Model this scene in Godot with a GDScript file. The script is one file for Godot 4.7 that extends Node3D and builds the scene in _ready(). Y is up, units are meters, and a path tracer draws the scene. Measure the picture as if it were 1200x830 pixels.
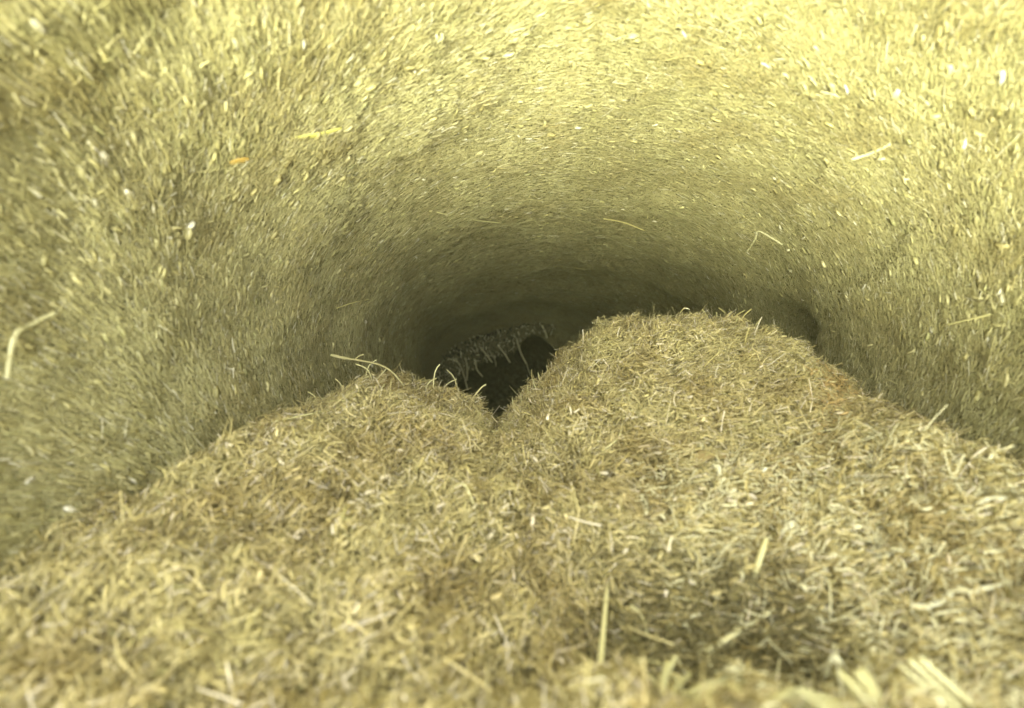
extends Node3D
# A burrow hollowed into the face of a straw stack, seen from its mouth looking down into it.
# Everything is laid out along the burrow's own axis (x right, y up the stack face, -z into the
# burrow), then SLOPE sets that axis into the world, running down into the stack.

const ORDER := ["leftmost", "second from the left", "third from the left", "fourth from the left", "fifth from the left", "sixth from the left", "seventh from the left", "eighth from the left", "ninth from the left", "tenth from the left"]
const TILT := 72.0
var slope: Transform3D
var rng := RandomNumberGenerator.new()
var lump := FastNoiseLite.new()
var fine := FastNoiseLite.new()
var patch := FastNoiseLite.new()
var straw_mat: StandardMaterial3D
var used := {}

# ---------------------------------------------------------------- naming
func numbered(called: String) -> String:
	if not used.has(called):
		used[called] = 0
		return called
	used[called] += 1
	return "%s_%03d" % [called, used[called]]

func tag(o: Node, label: String, category := "", group := "", kind := "") -> void:
	if label: o.set_meta("label", label)
	if category: o.set_meta("category", category)
	if group: o.set_meta("group", group)
	if kind: o.set_meta("kind", kind)

func put(o: Node3D, called: String, at := Vector3.ZERO) -> void:
	o.name = numbered(called)
	o.transform = slope * Transform3D(Basis.IDENTITY, at)
	add_child(o, true)

# ---------------------------------------------------------------- the hollow
# z, centre x, centre y, half width, half height, roll
var ring := [
	[0.50, 0.05, 0.0, 3.60, 3.40, 0.0], [0.36, 0.06, 0.0, 1.75, 1.55, 0.0], [0.16, 0.08, 0.0, 1.08, 0.92, 0.0],
	[-0.10, 0.10, 0.0, 0.82, 0.68, 0.0], [-0.30, 0.10, 0.0, 0.70, 0.57, 0.0], [-0.50, 0.10, 0.0, 0.65, 0.51, 0.0],
	[-0.70, 0.12, 0.01, 0.605, 0.46, 0.0], [-0.90, 0.13, 0.02, 0.575, 0.42, 0.0],
	[-1.210, 0.140, 0.020, 0.545, 0.38, 0.00],
	[-1.690, 0.130, 0.005, 0.520, 0.335, 0.02],
	[-2.100, 0.065, -0.030, 0.500, 0.300, 0.08],
	[-2.360, -0.010, -0.060, 0.470, 0.285, 0.24],
	[-2.511, -0.060, -0.093, 0.320, 0.212, 0.34],
	[-2.700, -0.072, -0.104, 0.340, 0.235, 0.36],
	[-2.950, -0.049, -0.130, 0.330, 0.240, 0.30],
	[-3.100, -0.033, -0.140, 0.200, 0.160, 0.30],
	[-3.130, -0.033, -0.140, 0.002, 0.002, 0.30]]

func cat(a: float, b: float, c: float, d: float, f: float) -> float:
	return b + 0.5 * f * (c - a + f * (2.0 * a - 5.0 * b + 4.0 * c - d + f * (3.0 * (b - c) + d - a)))

func ring_at(t: float) -> Array:
	var n := ring.size() - 1
	var i := clampi(int(floor(t)), 0, n - 1)
	var f := t - i
	var out := []
	for k in 6:
		out.append(cat(ring[maxi(i - 1, 0)][k], ring[i][k], ring[i + 1][k], ring[mini(i + 2, n)][k], f))
	return out

func smooth_wall(t: float, a: float) -> Vector3:
	var r := ring_at(t)
	var p := Vector2(r[3] * cos(a), r[4] * sin(a)).rotated(r[5])
	return Vector3(r[1] + p.x, r[2] + p.y, r[0])

func wall_frame(t: float, a: float) -> Array:       # point, along the axis (outwards), round, inward normal
	var p := smooth_wall(t, a)
	var along := (smooth_wall(maxf(t - 0.05, 0.0), a) - smooth_wall(t + 0.05, a)).normalized()
	var around := (smooth_wall(t, a + 0.02) - smooth_wall(t, a - 0.02)).normalized()
	var nor := along.cross(around).normalized()
	var r := ring_at(t)
	if nor.dot(Vector3(r[1], r[2], r[0] + 0.1) - p) < 0: nor = -nor
	return [p, along, around, nor]

func wall(t: float, a: float) -> Array:
	var f := wall_frame(t, a)
	var p: Vector3 = f[0]
	var k := clampf((t - 0.5) * 0.6, 0.2, 1.0) * clampf((13.5 - t) * 0.5, 0.25, 1.0)
	var h := (lump.get_noise_3dv(p * 1.0) * 0.030 + lump.get_noise_3dv(p * 3.1 + Vector3(7, 3, 1)) * 0.020 + fine.get_noise_3dv(p) * 0.006) * k
	h -= 0.19 * exp(-0.5 * pow(p.distance_to(Vector3(0.685, 0.033, -1.15)) / 0.045, 2.0))   # a pocket by the right mound
	f[0] = p + f[3] * h
	return f

# ---------------------------------------------------------------- the littered floor
var knots: Array[Vector3] = []
const FX0 := -0.95
const FX1 := 1.10
const FD0 := -0.22
const FD1 := 1.50
const FN := 200
var field := PackedFloat32Array()

func knot_row(d: float, list: Array) -> void:
	for k in range(0, list.size(), 2):
		knots.append(Vector3(list[k], list[k + 1], d))

func build_field() -> void:
	knot_row(-0.20, [-0.8, -0.66, -0.4, -0.66, 0.0, -0.66, 0.4, -0.66, 0.8, -0.66])
	knot_row(0.02, [-0.8, -0.45, -0.4, -0.47, 0.0, -0.47, 0.4, -0.46, 0.8, -0.45])
	knot_row(0.20, [-0.8, -0.28, -0.6, -0.30, -0.3, -0.36, 0.0, -0.36, 0.12, -0.33, 0.3, -0.35, 0.6, -0.32, 0.9, -0.28])
	knot_row(0.29, [-0.1, -0.30, 0.03, -0.235, 0.12, -0.228, 0.22, -0.232, 0.32, -0.25, 0.5, -0.27])
	knot_row(0.36, [-0.7, -0.25, -0.55, -0.29, -0.48, -0.30, -0.4, -0.24, -0.2, -0.285, 0.0, -0.29, 0.2, -0.29, 0.35, -0.28, 0.55, -0.24, 0.8, -0.2])
	knot_row(0.44, [0.08, -0.34, 0.17, -0.385, 0.27, -0.37, 0.36, -0.31])
	knot_row(0.50, [-0.7, -0.2, -0.6, -0.23, -0.53, -0.25, -0.45, -0.178, -0.2, -0.225, 0.0, -0.25, 0.15, -0.26, 0.3, -0.25, 0.5, -0.19, 0.8, -0.12])
	knot_row(0.58, [0.12, -0.20, 0.24, -0.185, 0.34, -0.17])
	knot_row(0.65, [-0.7, -0.18, -0.6, -0.2, -0.50, -0.20, -0.41, -0.115, -0.2, -0.165, 0.0, -0.20, 0.15, -0.175, 0.3, -0.155, 0.5, -0.135, 0.64, -0.13, 0.72, -0.19, 0.8, -0.2])
	knot_row(0.80, [-0.7, -0.18, -0.6, -0.2, -0.48, -0.17, -0.4, -0.105, -0.2, -0.10, -0.035, -0.19, 0.12, -0.09, 0.3, -0.06, 0.5, -0.06, 0.64, -0.085, 0.71, -0.15, 0.85, -0.16])
	knot_row(0.87, [-0.16, -0.08, -0.07, -0.085, -0.027, -0.25, 0.025, -0.12, 0.08, -0.05])
	knot_row(0.95, [-0.7, -0.18, -0.5, -0.17, -0.38, -0.10, -0.2, -0.045, -0.12, -0.062, -0.065, -0.072, -0.022, -0.33, 0.025, -0.15, 0.055, 0.0, 0.11, 0.03, 0.28, 0.045, 0.5, 0.05, 0.62, -0.01, 0.69, -0.12, 0.85, -0.14])
	knot_row(1.05, [-0.7, -0.15, -0.5, -0.18, -0.38, -0.13, -0.2, -0.075, -0.08, -0.15, -0.02, -0.36, 0.025, -0.15, 0.06, 0.04, 0.115, 0.075, 0.28, 0.085, 0.5, 0.092, 0.60, 0.082, 0.65, -0.09, 0.7, -0.16, 0.85, -0.2])
	knot_row(1.17, [-0.6, -0.30, -0.4, -0.28, -0.2, -0.28, -0.05, -0.38, 0.05, -0.25, 0.12, -0.1, 0.28, -0.02, 0.5, -0.02, 0.62, -0.12, 0.85, -0.2])
	knot_row(1.32, [-0.6, -0.42, -0.3, -0.4, -0.05, -0.44, 0.2, -0.28, 0.4, -0.22, 0.6, -0.26, 0.8, -0.3])
	knot_row(1.50, [-0.6, -0.5, -0.2, -0.5, 0.2, -0.45, 0.6, -0.45])
	field.resize((FN + 1) * (FN + 1))
	for j in FN + 1:
		var d := lerpf(FD0, FD1, float(j) / FN)
		for i in FN + 1:
			var x := lerpf(FX0, FX1, float(i) / FN)
			var sum := 0.0
			var got := 0.0
			for k in knots:
				var dx := (x - k.x) / 0.075
				var dd := (d - k.z) / 0.062
				var q := dx * dx + dd * dd
				if q > 60.0: continue
				var w := exp(-0.5 * q) + 1e-9 / (1.0 + q)
				sum += w
				got += w * k.y
			var h := got / maxf(sum, 1e-12) if sum > 0 else -0.5
			var p := Vector3(x, 0.3, -d)
			h += lump.get_noise_3dv(p * 2.6) * 0.020 + lump.get_noise_3dv(p * 7.0) * 0.034 + fine.get_noise_3dv(p * 1.2) * 0.023
			# the crack that runs down between the mounds
			h -= 0.030 * exp(-pow((x - 0.012 - 0.03 * lump.get_noise_1d(d * 9.0)) / 0.020, 2.0)) * smoothstep(0.36, 0.48, d) * (1.0 - smoothstep(0.80, 0.90, d))
			# the ledge left of the cleft, and the cleft's narrow bottom
			h += 0.034 * exp(-pow((x + 0.095) / 0.038, 4.0) - pow((d - 0.92) / 0.05, 2.0)) - 0.05 * exp(-pow((x + 0.030) / 0.020, 2.0) - pow((d - 0.92) / 0.11, 2.0))
			field[j * (FN + 1) + i] = h

func floor_y(x: float, d: float) -> float:
	var u := clampf((x - FX0) / (FX1 - FX0) * FN, 0.0, FN - 0.001)
	var v := clampf((d - FD0) / (FD1 - FD0) * FN, 0.0, FN - 0.001)
	var i := int(u)
	var j := int(v)
	u -= i
	v -= j
	var o := j * (FN + 1) + i
	return lerpf(lerpf(field[o], field[o + 1], u), lerpf(field[o + FN + 1], field[o + FN + 2], u), v)

func floor_at(x: float, d: float, lift := 0.0) -> Vector3:
	return Vector3(x, floor_y(x, d) + lift, -d)

func floor_normal(x: float, d: float) -> Vector3:
	var e := 0.014
	var gx := (floor_y(x + e, d) - floor_y(x - e, d)) / (2 * e)
	var gd := (floor_y(x, d + e) - floor_y(x, d - e)) / (2 * e)
	return Vector3(-gx, 1.0, gd).normalized()

func inside_hollow(p: Vector3, slack: float) -> bool:
	# is a point of the floor inside the hollow (ring looked up by its depth)?
	var lo := 0.0
	var hi := 12.0
	for k in 14:
		var mid := (lo + hi) * 0.5
		if ring_at(mid)[0] > p.z: lo = mid
		else: hi = mid
	var r := ring_at(lo)
	var q := Vector2(p.x - r[1], p.y - r[2]).rotated(-r[5])
	return Vector2(q.x / (r[3] + slack), q.y / (r[4] + slack)).length() < 1.0

# ---------------------------------------------------------------- materials
func noise_tex(freq: float, seed_: int, cols: Array, size := 512, kind := FastNoiseLite.TYPE_SIMPLEX_SMOOTH) -> NoiseTexture2D:
	var n := FastNoiseLite.new()
	n.noise_type = kind
	n.seed = seed_
	n.frequency = freq
	n.fractal_octaves = 5
	var g := Gradient.new()
	g.offsets = PackedFloat32Array([0.2, 0.5, 0.8])
	g.colors = PackedColorArray(cols)
	var t := NoiseTexture2D.new()
	t.width = size
	t.height = size
	t.seamless = true
	t.noise = n
	t.color_ramp = g
	return t

func bed_material(cols: Array, seed_: int) -> StandardMaterial3D:
	var m := StandardMaterial3D.new()
	m.albedo_texture = noise_tex(0.02, seed_, cols)
	m.uv1_triplanar = true
	m.uv1_world_triplanar = true
	m.uv1_scale = Vector3.ONE * 3.0
	m.roughness = 0.9
	var nn := noise_tex(0.06, seed_ + 1, [Color.BLACK, Color.GRAY, Color.WHITE])
	nn.as_normal_map = true
	nn.bump_strength = 10.0
	m.normal_enabled = true
	m.normal_texture = nn
	m.normal_scale = 1.0
	return m

func lin(r: float, g: float, b: float) -> Color:
	return Color(r, g, b).linear_to_srgb()

func plain(c: Color, rough := 0.6) -> StandardMaterial3D:
	var m := StandardMaterial3D.new()
	m.albedo_color = c
	m.vertex_color_use_as_albedo = true
	m.roughness = rough
	return m

# ---------------------------------------------------------------- stalks
# A flattened, tapering stalk swept along points; thick and thin half-axes, per-point width factor.
func sweep(st: SurfaceTool, pts: Array, half_w: float, half_t: float, side: Vector3, widths := [], sides := 6, tint := Color.WHITE) -> void:
	var n := pts.size()
	var rows := []
	for i in n:
		var dir: Vector3 = (pts[mini(i + 1, n - 1)] - pts[maxi(i - 1, 0)]).normalized()
		var s := (side - dir * side.dot(dir)).normalized()
		var up := dir.cross(s).normalized()
		var w: float = widths[i] if widths.size() else 1.0
		var row := []
		for k in sides:
			var a := TAU * k / sides
			row.append(pts[i] + s * cos(a) * half_w * w + up * sin(a) * half_t * w)
		rows.append(row)
	st.set_color(tint)
	for i in n - 1:
		for k in sides:
			var q := (k + 1) % sides
			for v in [rows[i][k], rows[i + 1][k], rows[i][q], rows[i][q], rows[i + 1][k], rows[i + 1][q]]:
				st.add_vertex(v)
	for end in [0, n - 1]:
		for k in range(1, sides - 1):
			for v in ([rows[end][0], rows[end][k], rows[end][k + 1]] if end == 0 else [rows[end][0], rows[end][k + 1], rows[end][k]]):
				st.add_vertex(v)

func bend(pts: Array, steps := 5) -> Array:         # a smooth line through a few points
	var c := Curve3D.new()
	for i in pts.size():
		var a: Vector3 = pts[maxi(i - 1, 0)]
		var b: Vector3 = pts[mini(i + 1, pts.size() - 1)]
		var t := (b - a) / 6.0
		c.add_point(pts[i], -t, t)
	var out := []
	var total := (pts.size() - 1) * steps
	for k in total + 1:
		out.append(c.sample(mini(k / steps, pts.size() - 2), float(k - mini(k / steps, pts.size() - 2) * steps) / steps))
	return out

func straw_mesh(kind: int) -> ArrayMesh:            # unit length along x, centred; width as a share of length
	var st := SurfaceTool.new()
	st.begin(Mesh.PRIMITIVE_TRIANGLES)
	st.set_smooth_group(0)
	var r := RandomNumberGenerator.new()
	r.seed = 900 + kind
	var pts := []
	var curve: float = [0.015, 0.055, -0.03, 0.13, 0.03, 0.10][kind]
	var wide: float = [0.032, 0.030, 0.045, 0.026, 0.13, 0.09][kind]
	var thick: float = [0.018, 0.016, 0.010, 0.014, 0.018, 0.016][kind]
	var n := 4 if kind < 4 else 3
	for i in n + 1:
		var u := float(i) / n
		pts.append(Vector3(u - 0.5, curve * (1.0 - pow(2.0 * u - 1.0, 2)) - curve * 0.5, sin(u * 5.0 + kind) * 0.018))
	var w := []
	for i in n + 1:
		var u := float(i) / n
		w.append(lerpf(1.1, 0.75, u) if kind < 4 else 0.35 + 0.65 * sin(PI * clampf(u, 0.06, 0.94)))
	sweep(st, pts, wide, thick, Vector3(0, 0.25, 1).normalized(), w, 5 if kind < 4 else 4)
	st.generate_normals()
	return st.commit()

func straw_colour(p: Vector3, loose: bool) -> Color:
	var v := rng.randf()
	var c: Color
	if loose:
		if v < 0.45: c = Color(0.600, 0.531, 0.299)
		elif v < 0.75: c = Color(0.500, 0.439, 0.213)
		elif v < 0.88: c = Color(0.360, 0.302, 0.134)
		else: c = Color(0.800, 0.741, 0.634)
	elif v < 0.36: c = Color(0.440, 0.380, 0.171)
	elif v < 0.64: c = Color(0.340, 0.291, 0.122)
	elif v < 0.76: c = Color(0.540, 0.478, 0.256)
	elif v < 0.87: c = Color(0.200, 0.164, 0.071)
	elif v < 0.97: c = Color(0.330, 0.317, 0.140)
	else: c = Color(0.780, 0.722, 0.610)
	# straw turns dark grey-brown towards the far end
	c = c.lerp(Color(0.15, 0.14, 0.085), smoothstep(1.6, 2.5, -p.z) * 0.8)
	var t := patch.get_noise_3dv(p)
	c = c.lerp(Color(0.27, 0.20, 0.07) if t < 0 else Color(0.52, 0.48, 0.24), clampf(absf(t) * 1.0, 0.0, 0.6))
	return c * rng.randf_range(0.7, 1.3)

class Pile:
	var buf := [PackedFloat32Array(), PackedFloat32Array(), PackedFloat32Array(), PackedFloat32Array(), PackedFloat32Array(), PackedFloat32Array()]
	func add(kind: int, x: Vector3, up: Vector3, length: float, width: float, at: Vector3, c: Color) -> void:
		var z := x.cross(up).normalized()
		var y := z.cross(x)
		x *= length
		y *= width
		z *= width
		buf[kind].append_array(PackedFloat32Array([x.x, y.x, z.x, at.x, x.y, y.y, z.y, at.y, x.z, y.z, z.z, at.z, c.r, c.g, c.b, 1.0]))

var straw_meshes: Array[ArrayMesh] = []

func commit_pile(p: Pile, called: String, label: String, category: String) -> void:
	var root := Node3D.new()
	put(root, called)
	tag(root, label, category, "", "stuff")
	var names := ["straight_straw", "bent_straw", "flat_straw", "curled_straw", "chaff_flake", "leaf_scrap"]
	for k in 6:
		var n: int = p.buf[k].size() / 16
		if n == 0: continue
		var mm := MultiMesh.new()
		mm.transform_format = MultiMesh.TRANSFORM_3D
		mm.use_colors = true
		mm.mesh = straw_meshes[k]
		mm.instance_count = n
		mm.buffer = p.buf[k]
		var o := MultiMeshInstance3D.new()
		o.multimesh = mm
		o.material_override = straw_mat
		o.name = names[k]
		o.set_meta("kind", "stuff")
		root.add_child(o, true)

func pick_kind(flakes: float) -> int:
	var v := rng.randf()
	if v < flakes: return 4 if rng.randf() < 0.6 else 5
	v = rng.randf()
	return 0 if v < 0.38 else 1 if v < 0.65 else 2 if v < 0.88 else 3

func scatter_wall(p: Pile, count: int, t0: float, t1: float, a0: float, a1: float, flakes: float) -> void:
	var made := 0
	while made < count:
		var t := rng.randf_range(t0, t1)
		var a := rng.randf_range(a0, a1)
		var r := ring_at(t)
		# keep the density even over the surface (rings narrow as they go in)
		if rng.randf() > r[3] / 0.9 * (0.55 + 0.45 * clampf((t - 3.0) / 6.0, 0, 1)): continue
		var f := wall(t, a)
		made += 1
		var deep := smoothstep(4.4, 6.3, t)
		# near the mouth stalks lie along the burrow, further in they are wound round it
		var base := lerpf(0.12, 1.38, deep) if rng.randf() < 0.78 else rng.randf_range(-PI / 2, PI / 2)
		var ang := base + rng.randfn(0.0, 0.23)
		if a > PI / 2: ang = -ang
		var dir: Vector3 = f[1] * cos(ang) + f[2] * sin(ang)
		var tilt := absf(rng.randfn(0.0, 0.07))
		dir = (dir * cos(tilt) + f[3] * sin(tilt)).normalized()
		var up: Vector3 = (f[3] + dir.cross(f[3]) * rng.randfn(0.0, 0.5)).normalized()
		var kind := pick_kind(flakes)
		var len := rng.randf_range(0.006, 0.017) * lerpf(1.5, 1.35, deep)
		if kind >= 4: len = rng.randf_range(0.006, 0.014) * lerpf(1.0, 1.3, deep)
		var wid := rng.randf_range(0.009, 0.019) * lerpf(1.0, 1.05, deep)
		if kind >= 4: wid = len * rng.randf_range(1.0, 2.2)
		if rng.randf() < 0.025 and kind < 4: len *= 2.6
		var loose := rng.randf() < 0.12
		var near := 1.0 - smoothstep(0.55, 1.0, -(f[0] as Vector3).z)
		if loose and kind < 4:
			len = rng.randf_range(0.005, 0.014) if rng.randf() < 0.8 else rng.randf_range(0.014, 0.032)
			wid = rng.randf_range(0.011, 0.021)
		wid *= 1.0 + 0.25 * near
		if kind >= 4: len *= 1.0 + 0.3 * near
		var at: Vector3 = f[0] + f[3] * (rng.randf_range(-0.001, 0.005) + len * 0.4 * sin(tilt) + (0.002 if loose else 0.0))
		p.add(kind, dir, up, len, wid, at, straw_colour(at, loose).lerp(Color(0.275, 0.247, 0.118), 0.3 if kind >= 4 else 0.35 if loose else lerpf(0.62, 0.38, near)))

func scatter_floor(p: Pile, count: int) -> void:
	var made := 0
	while made < count:
		var x := rng.randf_range(-0.72, 0.92)
		var d := rng.randf_range(0.10, 1.16)
		var at := floor_at(x, d)
		if not inside_hollow(at, 0.03): continue
		made += 1
		var n := floor_normal(x, d)
		var ang := rng.randf_range(0, PI)
		# on the right of the cleft most stalks lie across the slope
		if x > 0.12 and rng.randf() < 0.55: ang = rng.randfn(-0.12, 0.30)
		elif x < 0.0 and rng.randf() < 0.30: ang = rng.randfn(0.5, 0.4)
		var e1 := Vector3(1, 0, 0)
		e1 = (e1 - n * e1.dot(n)).normalized()
		var e2 := n.cross(e1)
		var dir := e1 * cos(ang) + e2 * sin(ang)
		var tilt := absf(rng.randfn(0.0, 0.26))
		if rng.randf() < (0.22 if d > 0.86 else 0.08): tilt = rng.randf_range(0.5, 1.3)
		dir = (dir * cos(tilt) + n * sin(tilt)).normalized()
		var up := (n + dir.cross(n) * rng.randfn(0.0, 0.8)).normalized()
		var kind := pick_kind(0.16)
		var len := rng.randf_range(0.006, 0.018)
		if kind >= 4: len = rng.randf_range(0.006, 0.015)
		if rng.randf() < 0.05 and kind < 4: len *= 2.2
		var wid := rng.randf_range(0.024, 0.044) * lerpf(1.2, 0.85, clampf(d, 0, 1))
		if kind >= 4: wid = len * rng.randf_range(0.9, 2.0)
		var loose := rng.randf() < 0.50
		if loose and kind < 4:
			len = rng.randf_range(0.008, 0.022) if rng.randf() < 0.92 else rng.randf_range(0.022, 0.045)
			wid = rng.randf_range(0.014, 0.027) * lerpf(1.3, 0.85, clampf(d, 0, 1))
		at += n * (rng.randf_range(-0.003, 0.010) + len * 0.42 * sin(tilt) + (rng.randf_range(0.002, 0.007) if loose else 0.0))
		var c := straw_colour(at, loose)
		c = Color(c.r * 1.07, c.g * 1.01, c.b * 0.94)
		if loose and x > 0.16 and d < 0.68 and rng.randf() < 0.3: c = Color(0.80, 0.74, 0.48)  # bright highlights of the right foreground, put into the straw colour
		# little rotted clots
		if fine.get_noise_3dv(at * 0.9 + Vector3(5, 1, 2)) > 0.30 and rng.randf() < 0.6: c *= 0.55
		# the shade of the pit, painted as brown into the straw colour
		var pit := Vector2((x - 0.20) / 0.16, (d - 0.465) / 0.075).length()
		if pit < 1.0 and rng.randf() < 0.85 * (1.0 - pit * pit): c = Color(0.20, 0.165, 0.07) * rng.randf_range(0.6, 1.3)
		# a rusty, mouldered patch by the right-hand wall
		var q := Vector2((x - 0.69 * d) / 0.048, (d - 0.83) / 0.16).length()
		if q < 1.0 and rng.randf() < 0.7 * (1.0 - q): c = Color(0.58, 0.40, 0.16) * rng.randf_range(0.7, 1.2)
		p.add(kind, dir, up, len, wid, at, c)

# ---------------------------------------------------------------- single stalks
func stalk(called: String, label: String, category: String, group: String, pts: Array, half_w: float, half_t: float, c: Color, widths := [], side := Vector3(0.3, 0.2, 1.0), forks := []) -> void:
	var o := MeshInstance3D.new()
	var st := SurfaceTool.new()
	st.begin(Mesh.PRIMITIVE_TRIANGLES)
	st.set_smooth_group(0)
	var root: Vector3 = pts[0]
	var line := bend(pts.map(func(p): return p - root))
	var w := []
	for i in line.size():
		var u := float(i) / (line.size() - 1)
		var base := 1.0
		if widths.size():
			var v := u * (widths.size() - 1)
			var j := mini(int(v), widths.size() - 2)
			base = lerpf(widths[j], widths[j + 1], v - j)
		w.append(base * rng.randf_range(0.9, 1.1))
	sweep(st, line, half_w, half_t, side, w, 8, c)
	for f in forks:
		sweep(st, bend(f.map(func(p): return p - root)), half_w * 0.6, half_t * 0.6, side, [], 6, c)
	st.generate_normals()
	o.mesh = st.commit()
	o.material_override = stalk_mat
	put(o, called, root)
	tag(o, label, category, group)

var stalk_mat: StandardMaterial3D

func floor_line(list: Array) -> Array:                # [x, depth, lift] triples
	return list.map(func(k): return floor_at(k[0], k[1], k[2]))

func hole_lip() -> void:
	# the dark matted fringe that hangs over the hole at the far end
	var d := 2.44
	var outer := [[-0.40, -0.12], [-0.36, -0.015], [-0.25, 0.060], [-0.115, 0.110], [0.02, 0.142], [0.145, 0.160], [0.235, 0.150]]
	var inner := [[-0.31, -0.20], [-0.275, -0.12], [-0.195, -0.060], [-0.10, -0.012], [0.01, 0.020], [0.055, 0.090], [0.20, 0.130]]
	var o3 := bend(outer.map(func(k): return Vector3(k[0], k[1], -d)), 8)
	var i3 := bend(inner.map(func(k): return Vector3(k[0], k[1], -d - 0.03)), 8)
	var root := Node3D.new()
	var at := Vector3(-0.1, 0.05, -d)
	put(root, "hole_fringe", at)
	tag(root, "dark matted fringe with pale strands hanging over the black hole at the back", "fringe")
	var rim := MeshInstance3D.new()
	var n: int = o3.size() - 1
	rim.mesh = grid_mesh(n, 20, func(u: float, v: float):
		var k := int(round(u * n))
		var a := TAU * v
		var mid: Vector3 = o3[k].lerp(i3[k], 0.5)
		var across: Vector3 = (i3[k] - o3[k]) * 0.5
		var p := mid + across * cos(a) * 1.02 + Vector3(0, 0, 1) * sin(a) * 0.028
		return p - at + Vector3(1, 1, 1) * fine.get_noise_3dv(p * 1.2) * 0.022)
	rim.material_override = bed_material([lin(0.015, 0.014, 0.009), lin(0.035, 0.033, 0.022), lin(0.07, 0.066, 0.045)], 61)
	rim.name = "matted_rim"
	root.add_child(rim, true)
	var pile := Pile.new()
	for k in 2600:
		var u := rng.randf() * n
		var q := int(u)
		var w := rng.randf()
		var p: Vector3 = o3[q].lerp(o3[mini(q + 1, n)], u - q).lerp(i3[q].lerp(i3[mini(q + 1, n)], u - q), w)
		p.z += 0.028 * sin(PI * w) + rng.randf_range(0.0, 0.016)
		var ang := rng.randfn(-1.1, 0.7)
		var dir := Vector3(cos(ang), sin(ang), rng.randf_range(-0.2, 0.5)).normalized()
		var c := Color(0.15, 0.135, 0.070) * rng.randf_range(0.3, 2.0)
		if rng.randf() < 0.11: c = Color(0.88, 0.82, 0.55) * rng.randf_range(0.7, 1.4)  # glints on the fringe, painted as a few near-white straws
		pile.add(rng.randi_range(0, 3), dir, Vector3(0, 0, 1), rng.randf_range(0.012, 0.045), rng.randf_range(0.04, 0.085), p - at, c)
	var names := ["matted_straw", "matted_straw", "matted_straw", "matted_straw"]
	for k in 4:
		var mm := MultiMesh.new()
		mm.transform_format = MultiMesh.TRANSFORM_3D
		mm.use_colors = true
		mm.mesh = straw_meshes[k]
		mm.instance_count = pile.buf[k].size() / 16
		mm.buffer = pile.buf[k]
		var o := MultiMeshInstance3D.new()
		o.multimesh = mm
		o.material_override = straw_mat
		o.name = "matted_straw" if k == 0 else "matted_straw_%03d" % k
		o.set_meta("kind", "stuff")
		root.add_child(o, true)
	var hang := [
		[[-0.165, 0.035], [-0.13, -0.010], [-0.105, -0.045], 0.0045], [[-0.065, 0.035], [-0.035, -0.005], [-0.01, -0.045], 0.0045],
		[[0.025, 0.075], [0.045, 0.01], [0.075, -0.05], 0.0050], [[0.075, -0.045], [0.085, -0.08], [0.10, -0.11], 0.0030],
		[[-0.19, -0.03], [-0.185, -0.08], [-0.155, -0.12], 0.0040], [[-0.245, -0.02], [-0.235, -0.07], [-0.24, -0.14], 0.0050],
		[[-0.12, 0.02], [-0.09, -0.03], [-0.085, -0.065], 0.0030], [[0.155, 0.15], [0.175, 0.115], [0.185, 0.085], 0.0045],
		[[0.205, 0.155], [0.21, 0.125], [0.205, 0.10], 0.0035], [[-0.29, -0.03], [-0.26, -0.09], [-0.235, -0.19], 0.0040]]
	for h in hang:
		var st := SurfaceTool.new()
		st.begin(Mesh.PRIMITIVE_TRIANGLES)
		st.set_smooth_group(0)
		var pts := []
		for k in 3: pts.append(Vector3(h[k][0], h[k][1], -d + 0.035 - 0.02 * k) - at)
		sweep(st, bend(pts), h[3], h[3] * 0.6, Vector3(1, 0.2, 0.3), [], 6, Color(0.80, 0.74, 0.46) * rng.randf_range(0.7, 1.1))
		st.generate_normals()
		var o := MeshInstance3D.new()
		o.mesh = st.commit()
		o.material_override = stalk_mat
		o.name = "hanging_strand"
		root.add_child(o, true)

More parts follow.
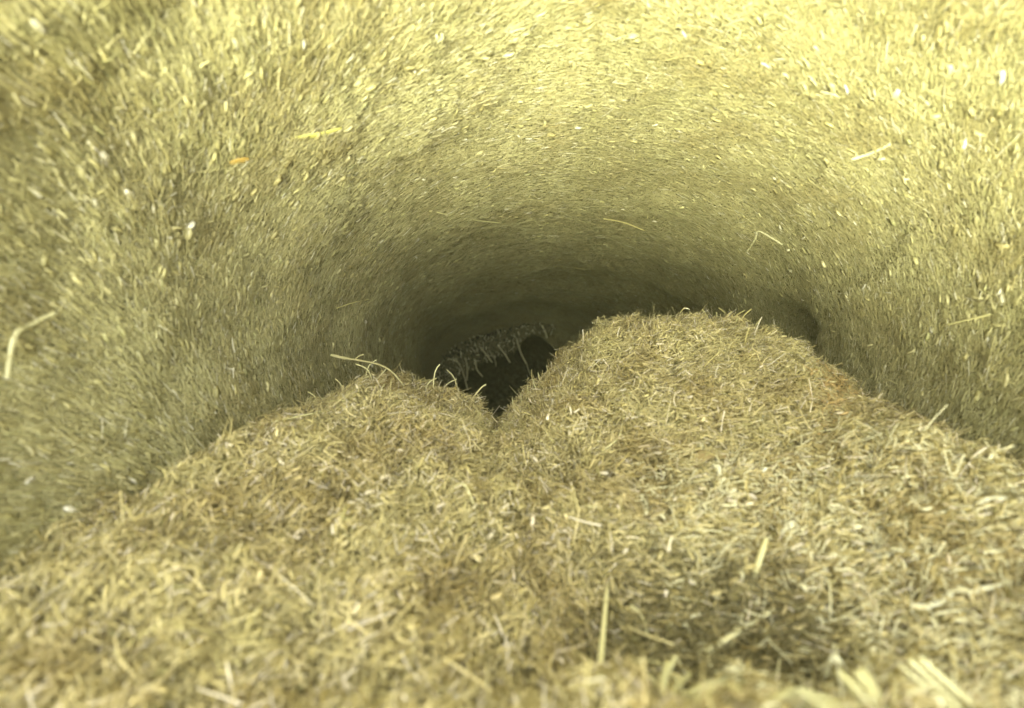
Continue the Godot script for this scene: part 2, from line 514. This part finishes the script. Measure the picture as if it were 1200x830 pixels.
func single_things() -> void:
	hole_lip()
	var pale := Color(0.66, 0.60, 0.32)
	var straw := Color(0.52, 0.45, 0.19)
	var white := Color(0.80, 0.77, 0.58)
	var pts := []
	# --- crest of the left mound
	stalk("curved_twig", "curved pale twig with a knobbly tip and a fork, arching over the left crest", "twig", "",
		[Vector3(-0.215, -0.065, -0.92), Vector3(-0.240, -0.038, -0.93), Vector3(-0.270, -0.022, -0.94), Vector3(-0.31, -0.014, -0.95), Vector3(-0.352, -0.008, -0.96), Vector3(-0.377, -0.002, -0.96)],
		0.0024, 0.0022, Color(0.50, 0.44, 0.23), [0.7, 0.8, 0.8, 0.8, 0.9, 1.0, 1.7, 1.2], Vector3(0, 0.3, 1),
		[[Vector3(-0.255, -0.030, -0.936), Vector3(-0.270, -0.048, -0.93), Vector3(-0.29, -0.070, -0.92)], [Vector3(-0.325, -0.012, -0.953), Vector3(-0.315, -0.004, -0.95), Vector3(-0.305, -0.001, -0.95)]])
	stalk("straw_stalk", "long pale stalk lying aslant across the top of the left mound", "stalk", "", floor_line([[-0.365, 0.70, 0.012], [-0.30, 0.77, 0.013], [-0.23, 0.85, 0.014]]), 0.0023, 0.0016, pale)
	stalk("straw_stalk", "short straight stalk sticking up at the outer left crest", "stalk", "", [floor_at(-0.46, 0.90, -0.005), floor_at(-0.43, 0.92, 0.022)], 0.0018, 0.0014, straw)
	stalk("straw_stalk", "upright thin stem on the left mound below the curved twig", "stalk", "", floor_line([[-0.232, 0.80, 0.005], [-0.238, 0.83, 0.014], [-0.240, 0.87, 0.03]]), 0.0017, 0.0014, pale)
	var wiry := [[-0.42, 0.97, 0.030, 0.03], [-0.395, 0.98, 0.036, -0.02], [-0.365, 0.98, 0.034, 0.025], [-0.345, 0.98, 0.040, -0.015], [-0.33, 0.97, 0.03, 0.03], [-0.305, 0.98, 0.045, 0.02], [-0.28, 0.97, 0.036, -0.03], [-0.185, 0.99, 0.036, 0.022], [-0.165, 0.985, 0.05, 0.012], [-0.15, 0.98, 0.042, 0.028]]
	for w in wiry:
		stalk("wiry_straw", "%s of the ten wiry straws poking up along the left crest" % ORDER[wiry.find(w)], "straw", "wiry straws along the left crest",
			[floor_at(w[0], w[1] - 0.03, -0.008), floor_at(w[0], w[1] - 0.03, w[2]) + Vector3(w[3] * 0.4, 0, 0), floor_at(w[0], w[1] - 0.03, w[2] * 1.4) + Vector3(w[3] * 1.3, 0, 0)], 0.0015, 0.0012, pale * rng.randf_range(0.8, 1.3))
	# --- the cleft
	stalk("straw_stalk", "dark curved stem leaning against the left rim of the black hole", "stem", "", [floor_at(-0.105, 0.95, -0.006), Vector3(-0.118, -0.052, -0.95), Vector3(-0.135, -0.032, -0.95)], 0.0016, 0.0014, Color(0.36, 0.32, 0.17))
	stalk("straw_stalk", "short pale stalk jutting out over the black hole from the left ledge", "stalk", "", [floor_at(-0.085, 0.93, 0.0), Vector3(-0.062, -0.068, -0.93), Vector3(-0.052, -0.062, -0.93)], 0.0016, 0.0014, pale)
	stalk("straw_stalk", "pale stalk bridging the bottom of the cleft under the black hole", "stalk", "", [floor_at(-0.06, 0.87, 0.008), floor_at(-0.03, 0.865, 0.022), floor_at(0.02, 0.875, 0.012)], 0.0022, 0.0018, pale)
	var tips := [[0.03, 0.96, -0.022, 0.03], [0.045, 0.985, -0.02, 0.034], [0.062, 0.995, -0.026, 0.028], [0.008, 0.94, -0.012, 0.036], [0.075, 1.01, -0.03, 0.03], [0.09, 1.02, -0.022, 0.028]]
	tips.sort_custom(func(a, b): return a[0] < b[0])
	for k in tips:
		stalk("straw_tip", "%s of six straw tips along the cleft's right edge" % ORDER[tips.find(k)], "stalk", "straw tips along the cleft", [floor_at(k[0], k[1], -0.006), floor_at(k[0], k[1], k[3] * 0.5) + Vector3(k[2] * 0.5, 0, 0), floor_at(k[0], k[1], k[3]) + Vector3(k[2] * 0.6, 0, 0)], 0.0016, 0.0013, pale * rng.randf_range(0.8, 1.15), [1.0, 0.8, 0.3])
	# --- right mound
	stalk("straw_stalk", "upright thin stem near the top of the right mound above the cleft", "stem", "", floor_line([[0.112, 0.75, 0.006], [0.128, 0.80, 0.014], [0.146, 0.885, 0.012]]), 0.0017, 0.0013, straw)
	stalk("straw_stalk", "long slanting stalk on the right mound running down to the cleft", "stalk", "", floor_line([[0.045, 0.79, 0.010], [0.10, 0.83, 0.012], [0.165, 0.86, 0.010]]), 0.0018, 0.0014, straw)
	stalk("straw_stalk", "thin pale zigzag stem on the middle of the right mound", "stem", "", floor_line([[0.135, 0.70, 0.008], [0.165, 0.715, 0.014], [0.18, 0.745, 0.010], [0.205, 0.79, 0.012]]), 0.0017, 0.0013, pale)
	var tuft := [[0.455, 1.055, -0.02], [0.47, 1.06, 0.0], [0.48, 1.06, 0.025], [0.49, 1.05, 0.04], [0.50, 1.05, -0.03], [0.515, 1.05, 0.03], [0.535, 1.03, 0.02], [0.24, 1.06, 0.02], [0.31, 1.07, -0.02], [0.38, 1.07, 0.02]]
	tuft.sort_custom(func(a, b): return a[0] < b[0])
	for k in tuft:
		stalk("upright_straw", "%s of the ten thin straws standing on the right crest" % ORDER[tuft.find(k)], "straw", "straws on the right crest", [floor_at(k[0], k[1], -0.006), floor_at(k[0], k[1], 0.024) + Vector3(k[2] * 0.4, 0, 0), floor_at(k[0], k[1], 0.040) + Vector3(k[2], 0, 0)], 0.0018, 0.0014, straw * rng.randf_range(0.9, 1.4))
	stalk("straw_stalk", "straight horizontal stalk lying across the right mound below its middle", "stalk", "", floor_line([[0.042, 0.584, 0.012], [0.095, 0.583, 0.014], [0.146, 0.578, 0.012]]), 0.0026, 0.0018, pale)
	stalk("straw_stub", "stubby pale stalk standing beside the brown bark strip", "stalk", "", floor_line([[0.272, 0.60, 0.006], [0.278, 0.622, 0.016], [0.281, 0.645, 0.018]]), 0.0036, 0.0028, white)
	stalk("grey_stem", "upright greyish stem on the right mound with a white scrap at its foot", "stem", "", floor_line([[0.340, 0.63, 0.006], [0.37, 0.68, 0.016], [0.402, 0.74, 0.016]]), 0.0018, 0.0015, Color(0.50, 0.52, 0.44))
	stalk("white_scrap", "small bright white scrap at the foot of the upright greyish stem", "scrap", "", floor_line([[0.336, 0.622, 0.012], [0.343, 0.626, 0.018], [0.348, 0.634, 0.014]]), 0.0034, 0.0012, Color(0.82, 0.84, 0.78), [0.7, 1.2, 0.9, 0.4])
	stalk("bark_strip", "flat brown bark strip lying on the right mound", "bark", "", floor_line([[0.255, 0.655, 0.007], [0.285, 0.668, 0.010], [0.33, 0.675, 0.007]]), 0.0115, 0.0016, Color(0.33, 0.25, 0.115), [0.5, 1.0, 1.1, 0.5], Vector3(0, 0.5, -1))
	stalk("rust_flake", "rust coloured flake at the edge of the right hand wall", "flake", "", floor_line([[0.628, 0.89, 0.010], [0.636, 0.90, 0.026], [0.64, 0.905, 0.040]]), 0.006, 0.0013, Color(0.56, 0.30, 0.08), [0.6, 1.1, 0.9, 0.3])
	# --- right foreground
	stalk("straw_stub", "thick pale stalk leaning upright at the edge of the shaded pit", "stalk", "", floor_line([[0.222, 0.472, 0.016], [0.290, 0.526, 0.020]]), 0.0036, 0.0028, pale)
	stalk("straw_stub", "thick frayed stalk lying lower than the upright one at the pit edge", "stalk", "", floor_line([[0.190, 0.456, 0.018], [0.280, 0.494, 0.018]]), 0.0038, 0.0030, Color(0.62, 0.57, 0.34), [1.2, 1.0, 0.9, 0.7])
	stalk("straw_stalk", "tall pale blade of straw standing in the foreground left of the pit", "blade", "", floor_line([[0.066, 0.365, 0.010], [0.109, 0.525, 0.020]]), 0.0032, 0.0018, Color(0.74, 0.68, 0.38), [1.6, 1.0, 0.9, 0.9, 0.4])
	stalk("bent_straw", "thin bent stem dipping across the shaded pit", "stem", "", floor_line([[0.183, 0.340, 0.010], [0.20, 0.40, 0.014], [0.222, 0.462, 0.008]]), 0.0018, 0.0015, straw)
	stalk("bent_straw", "small curved stem at the left edge of the pit beside the tall blade", "stem", "", floor_line([[0.142, 0.468, 0.010], [0.136, 0.478, 0.018], [0.124, 0.484, 0.012]]), 0.0018, 0.0014, pale)
	var scraps := [["bright white husk scrap, left one of the pair on the right slope", 0.395, 0.462, 0.040, 0.0032], ["bright white husk scrap, right one of the pair on the right slope", 0.445, 0.456, 0.040, 0.0028],
		["white husk scrap by the right end of the shaded pit", 0.292, 0.434, 0.020, 0.0036], ["pale husk scrap high on the right slope", 0.318, 0.545, 0.030, 0.005], ["narrow pale husk scrap near the right edge of the picture", 0.52, 0.52, 0.03, 0.0026]]
	for k in scraps:
		stalk("husk_scrap", k[0], "husk", "", floor_line([[k[1], k[2], 0.012], [k[1] + k[3] * 0.5, k[2] - 0.002, 0.020], [k[1] + k[3], k[2] - 0.007, 0.013]]), k[4], 0.0012, white, [0.4, 1.0, 1.0, 0.3], Vector3(0, 0.6, -1))
	# --- husks along the bottom edge
	var husks := [
		["husk_leaf", "broad pale husk leaf curling at the bottom edge right of the pit", [[0.178, 0.325, 0.010], [0.205, 0.342, 0.030], [0.235, 0.345, 0.028], [0.262, 0.335, 0.012]], 0.016, [0.5, 1.0, 1.0, 0.4]],
		["husk_leaf", "pointed pale husk leaf standing up at the bottom edge", [[0.262, 0.325, 0.000], [0.266, 0.340, 0.022], [0.270, 0.356, 0.044]], 0.011, [1.0, 0.9, 0.1]],
		["husk_leaf", "long pale husk blade slanting right at the bottom edge", [[0.35, 0.318, 0.004], [0.325, 0.335, 0.018], [0.295, 0.352, 0.022]], 0.008, [1.0, 0.8, 0.2]],
		["husk_leaf", "short husk blade at the bottom edge left of the tall straw blade", [[0.02, 0.325, 0.002], [0.035, 0.345, 0.016], [0.05, 0.36, 0.016]], 0.006, [1.0, 0.9, 0.2]],
		["husk_leaf", "forked pale husk blade rising right of the tall straw blade", [[0.075, 0.335, 0.004], [0.092, 0.36, 0.026], [0.112, 0.39, 0.040]], 0.006, [1.2, 0.9, 0.5]],
		["husk_leaf", "upright whitish husk stub at the front of the pit", [[0.118, 0.360, 0.004], [0.126, 0.385, 0.030], [0.135, 0.40, 0.050]], 0.006, [0.8, 1.0, 0.7]],
		["husk_leaf", "crooked husk blade leaning right at the front of the pit", [[0.165, 0.350, 0.002], [0.150, 0.375, 0.026], [0.138, 0.395, 0.044]], 0.004, [1.0, 0.8, 0.5]],
		["husk_leaf", "flat pale husk leaf lying along the front of the pit", [[0.13, 0.36, 0.014], [0.16, 0.365, 0.024], [0.195, 0.36, 0.016]], 0.010, [0.3, 1.0, 0.6]],
		["husk_leaf", "small husk point beside the broad curling leaf", [[0.158, 0.33, 0.002], [0.162, 0.345, 0.016], [0.166, 0.355, 0.024]], 0.006, [1.0, 0.8, 0.1]]]
	for k in husks:
		var line := floor_line(k[2].map(func(q): return [q[0], q[1], q[2] * 1.15]))
		# split lengthwise: two or three ragged strips that part towards the tip
		var strips := []
		for q in 3:
			var out := []
			var lean := rng.randf_range(-0.022, 0.022)
			var drop := rng.randf_range(-0.004, 0.016)
			for m in line.size():
				var u := float(m) / (line.size() - 1)
				out.append(line[m] + Vector3((q - 1) * 0.003 + lean * u, rng.randf_range(-0.004, 0.006) - drop * u, (q - 1) * 0.003))
			strips.append(out)
		stalk(k[0], k[1], "husk", "", line, k[3] * 0.5, 0.0010, Color(0.66, 0.61, 0.33) * rng.randf_range(0.85, 1.1), k[4], Vector3(1, 0.3, 0.1), strips)
	# --- left floor
	stalk("straw_stalk", "bent pale stalk lying in the middle of the left slope", "stalk", "", floor_line([[-0.30, 0.55, 0.010], [-0.27, 0.57, 0.014], [-0.235, 0.575, 0.010]]), 0.0019, 0.0014, pale)
	stalk("straw_stalk", "slender stalk lying along the shallow dip between the mounds", "stalk", "", floor_line([[-0.085, 0.62, 0.010], [-0.06, 0.60, 0.014], [-0.03, 0.57, 0.010]]), 0.0017, 0.0013, pale)
	stalk("straw_stalk", "long stalk lying near the bottom left corner", "stalk", "", floor_line([[-0.345, 0.385, 0.010], [-0.30, 0.40, 0.014], [-0.255, 0.41, 0.010]]), 0.0022, 0.0016, straw)
	# --- on the walls
	stalk("bent_straw", "pale straw bent into a V on the right wall", "straw", "", wall_line([[7.80, 36.9], [7.66, 38.8], [7.58, 40.3], [7.54, 37.5], [7.49, 33.5]]), 0.0022, 0.0015, Color(0.60, 0.56, 0.34))
	stalk("straw_stalk", "pale straw lying level on the dim ceiling above the twig", "straw", "", wall_line([[7.71, 125.3], [7.95, 117.0], [8.16, 108.3]]), 0.0022, 0.0015, Color(0.50, 0.45, 0.22))
	stalk("yellow_blade", "broad yellow blade stuck to the bright ceiling", "blade", "", wall_line([[5.96, 137.2], [6.04, 134.0], [6.09, 130.4]]), 0.0052, 0.0013, Color(0.50, 0.46, 0.13), [0.5, 1.0, 1.0, 0.6])
	stalk("orange_flake", "small orange flake stuck to the upper left wall", "flake", "", wall_line([[5.83, 146.8], [5.87, 145.7], [5.90, 144.6]]), 0.0070, 0.0014, Color(0.50, 0.33, 0.09), [0.5, 1.0, 0.9, 0.5])
	stalk("straw_stalk", "crooked pale stem stuck to the left wall at the edge", "straw", "", wall_line([[5.0, 183.0], [5.01, 178.0], [5.08, 176.4], [5.2, 174.6]]), 0.0034, 0.0022, Color(0.58, 0.54, 0.32))
	stalk("straw_stalk", "short straight straw on the dim left wall above the twig", "straw", "", wall_line([[7.58, 167.8], [7.74, 164.0], [7.89, 161.0]]), 0.0018, 0.0014, straw)
	stalk("straw_stalk", "pale straw high on the right part of the ceiling", "straw", "", wall_line([[6.23, 43.7], [6.10, 42.6], [5.96, 42.0]]), 0.0030, 0.0018, Color(0.60, 0.56, 0.34))
	stalk("straw_stalk", "thin level straw in the dark middle of the ceiling", "straw", "", wall_line([[8.16, 77.7], [8.20, 71.0], [8.21, 64.1]]), 0.0020, 0.0014, straw)
	stalk("straw_stalk", "thin straw on the dark ceiling just above the right crest", "straw", "", wall_line([[9.02, 93.0], [9.08, 82.0], [9.11, 70.9]]), 0.0026, 0.0018, straw)
	stalk("straw_stalk", "pale straw low on the right wall near the edge", "straw", "", wall_line([[6.27, 4.6], [6.12, 5.4], [5.96, 6.3]]), 0.0026, 0.0016, Color(0.50, 0.45, 0.22))

func wall_line(list: Array, lift := 0.004) -> Array:   # [t, angle in degrees] pairs
	var out := []
	for k in list:
		var f := wall(k[0], deg_to_rad(k[1]))
		out.append(f[0] + f[3] * (lift + (k[2] if k.size() > 2 else 0.0)))
	return out

func grid_mesh(nu: int, nv: int, at: Callable) -> ArrayMesh:
	var st := SurfaceTool.new()
	st.begin(Mesh.PRIMITIVE_TRIANGLES)
	for j in nv + 1:
		for i in nu + 1:
			st.set_uv(Vector2(float(i) / nu, float(j) / nv))
			st.add_vertex(at.call(float(i) / nu, float(j) / nv))
	for j in nv:
		for i in nu:
			var a := j * (nu + 1) + i
			for k in [a, a + 1, a + nu + 1, a + 1, a + nu + 2, a + nu + 1]: st.add_index(k)
	st.generate_normals()
	return st.commit()

func _ready() -> void:
	rng.seed = 4711
	for n in [[lump, 11, 2.2], [fine, 12, 26.0], [patch, 13, 6.5]]:
		n[0].seed = n[1]
		n[0].frequency = n[2]
		n[0].noise_type = FastNoiseLite.TYPE_SIMPLEX_SMOOTH
		n[0].fractal_octaves = 3
	slope = Transform3D(Basis(Vector3.RIGHT, deg_to_rad(-TILT)), Vector3(0, 4.6, 0))

	# ---- camera
	var cam := Camera3D.new()
	cam.name = "camera"
	cam.transform = slope
	cam.far = 400.0
	cam.near = 0.01
	var lens := CameraAttributesPhysical.new()
	lens.frustum_focal_length = 15.64
	lens.frustum_focus_distance = 1.1
	lens.frustum_near = 0.01
	lens.frustum_far = 400.0
	lens.exposure_aperture = 1.75
	cam.attributes = lens
	add_child(cam)
	cam.current = true

	# ---- sky, sun, exposure
	var sky_mat := ProceduralSkyMaterial.new()
	sky_mat.sky_top_color = Color(0.59, 0.605, 0.585)
	sky_mat.sky_horizon_color = Color(0.64, 0.635, 0.585)
	sky_mat.sky_curve = 0.2
	sky_mat.ground_bottom_color = Color(0.45, 0.42, 0.30)
	sky_mat.ground_horizon_color = Color(0.75, 0.73, 0.62)
	var sky := Sky.new()
	sky.sky_material = sky_mat
	var env := Environment.new()
	env.background_mode = Environment.BG_SKY
	env.sky = sky
	env.tonemap_mode = Environment.TONE_MAPPER_LINEAR
	env.tonemap_exposure = 13.5
	env.fog_enabled = true
	env.fog_density = 0.013
	env.fog_light_color = Color(0.85, 0.82, 0.62)
	env.sdfgi_enabled = true
	env.ssao_enabled = true
	env.ssil_enabled = true
	var we := WorldEnvironment.new()
	we.name = "world_environment"
	we.environment = env
	add_child(we)
	var sun := DirectionalLight3D.new()
	sun.name = "sun"
	sun.light_energy = 0.5
	sun.light_color = Color(0.985, 1.0, 0.86)
	sun.light_angular_distance = 45.0
	sun.shadow_enabled = true
	# low, from behind the viewer and a little to the left
	sun.look_at_from_position(slope.basis * Vector3(-0.36, -0.68, 0.66) * 10.0, Vector3.ZERO)
	add_child(sun)

	# ---- setting
	build_field()
	var bed := bed_material([lin(0.15, 0.13, 0.055), lin(0.23, 0.205, 0.095), lin(0.32, 0.285, 0.14)], 21)
	var nt := 190
	var na := 220
	var hollow := MeshInstance3D.new()
	hollow.mesh = grid_mesh(na, nt, func(u: float, v: float): return wall(v * 12.0, u * TAU)[0])
	hollow.material_override = bed
	put(hollow, "burrow_wall")
	tag(hollow, "curved wall of packed straw rising round the burrow and over it", "", "", "structure")
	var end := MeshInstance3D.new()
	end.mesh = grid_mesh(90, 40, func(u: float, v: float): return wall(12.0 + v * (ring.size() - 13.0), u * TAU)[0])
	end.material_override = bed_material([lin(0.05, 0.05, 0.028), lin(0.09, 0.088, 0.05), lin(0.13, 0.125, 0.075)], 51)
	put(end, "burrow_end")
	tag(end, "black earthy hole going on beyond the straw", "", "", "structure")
	var ground := MeshInstance3D.new()
	ground.mesh = grid_mesh(FN, FN, func(u: float, v: float): return floor_at(lerpf(FX0, FX1, u), lerpf(FD0, FD1, v)))
	ground.material_override = bed_material([lin(0.14, 0.11, 0.04), lin(0.27, 0.22, 0.085), lin(0.40, 0.34, 0.14)], 31)
	put(ground, "burrow_floor")
	tag(ground, "two low mounds of packed straw forming the burrow floor", "", "", "structure")
	var field_ground := MeshInstance3D.new()
	var pm := PlaneMesh.new()
	pm.size = Vector2(300, 300)
	field_ground.mesh = pm
	field_ground.material_override = bed_material([lin(0.16, 0.13, 0.06), lin(0.25, 0.21, 0.10), lin(0.34, 0.29, 0.14)], 41)
	field_ground.name = "ground"
	field_ground.position = Vector3(0, -0.2, 0)
	add_child(field_ground)
	tag(field_ground, "bare stubble ground stretching away from the straw stack", "", "", "structure")

	# ---- loose straw
	straw_mat = StandardMaterial3D.new()
	straw_mat.vertex_color_use_as_albedo = true
	straw_mat.roughness = 0.36
	straw_mat.metallic_specular = 0.5
	straw_mat.backlight_enabled = true
	straw_mat.backlight = Color(0.25, 0.25, 0.25)
	stalk_mat = straw_mat.duplicate()
	for k in 6: straw_meshes.append(straw_mesh(k))
	var pile := Pile.new()
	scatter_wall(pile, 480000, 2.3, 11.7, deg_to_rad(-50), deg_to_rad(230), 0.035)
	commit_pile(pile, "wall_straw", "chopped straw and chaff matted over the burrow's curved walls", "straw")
	pile = Pile.new()
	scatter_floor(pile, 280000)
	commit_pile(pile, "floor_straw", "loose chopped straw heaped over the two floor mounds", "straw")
	single_things()
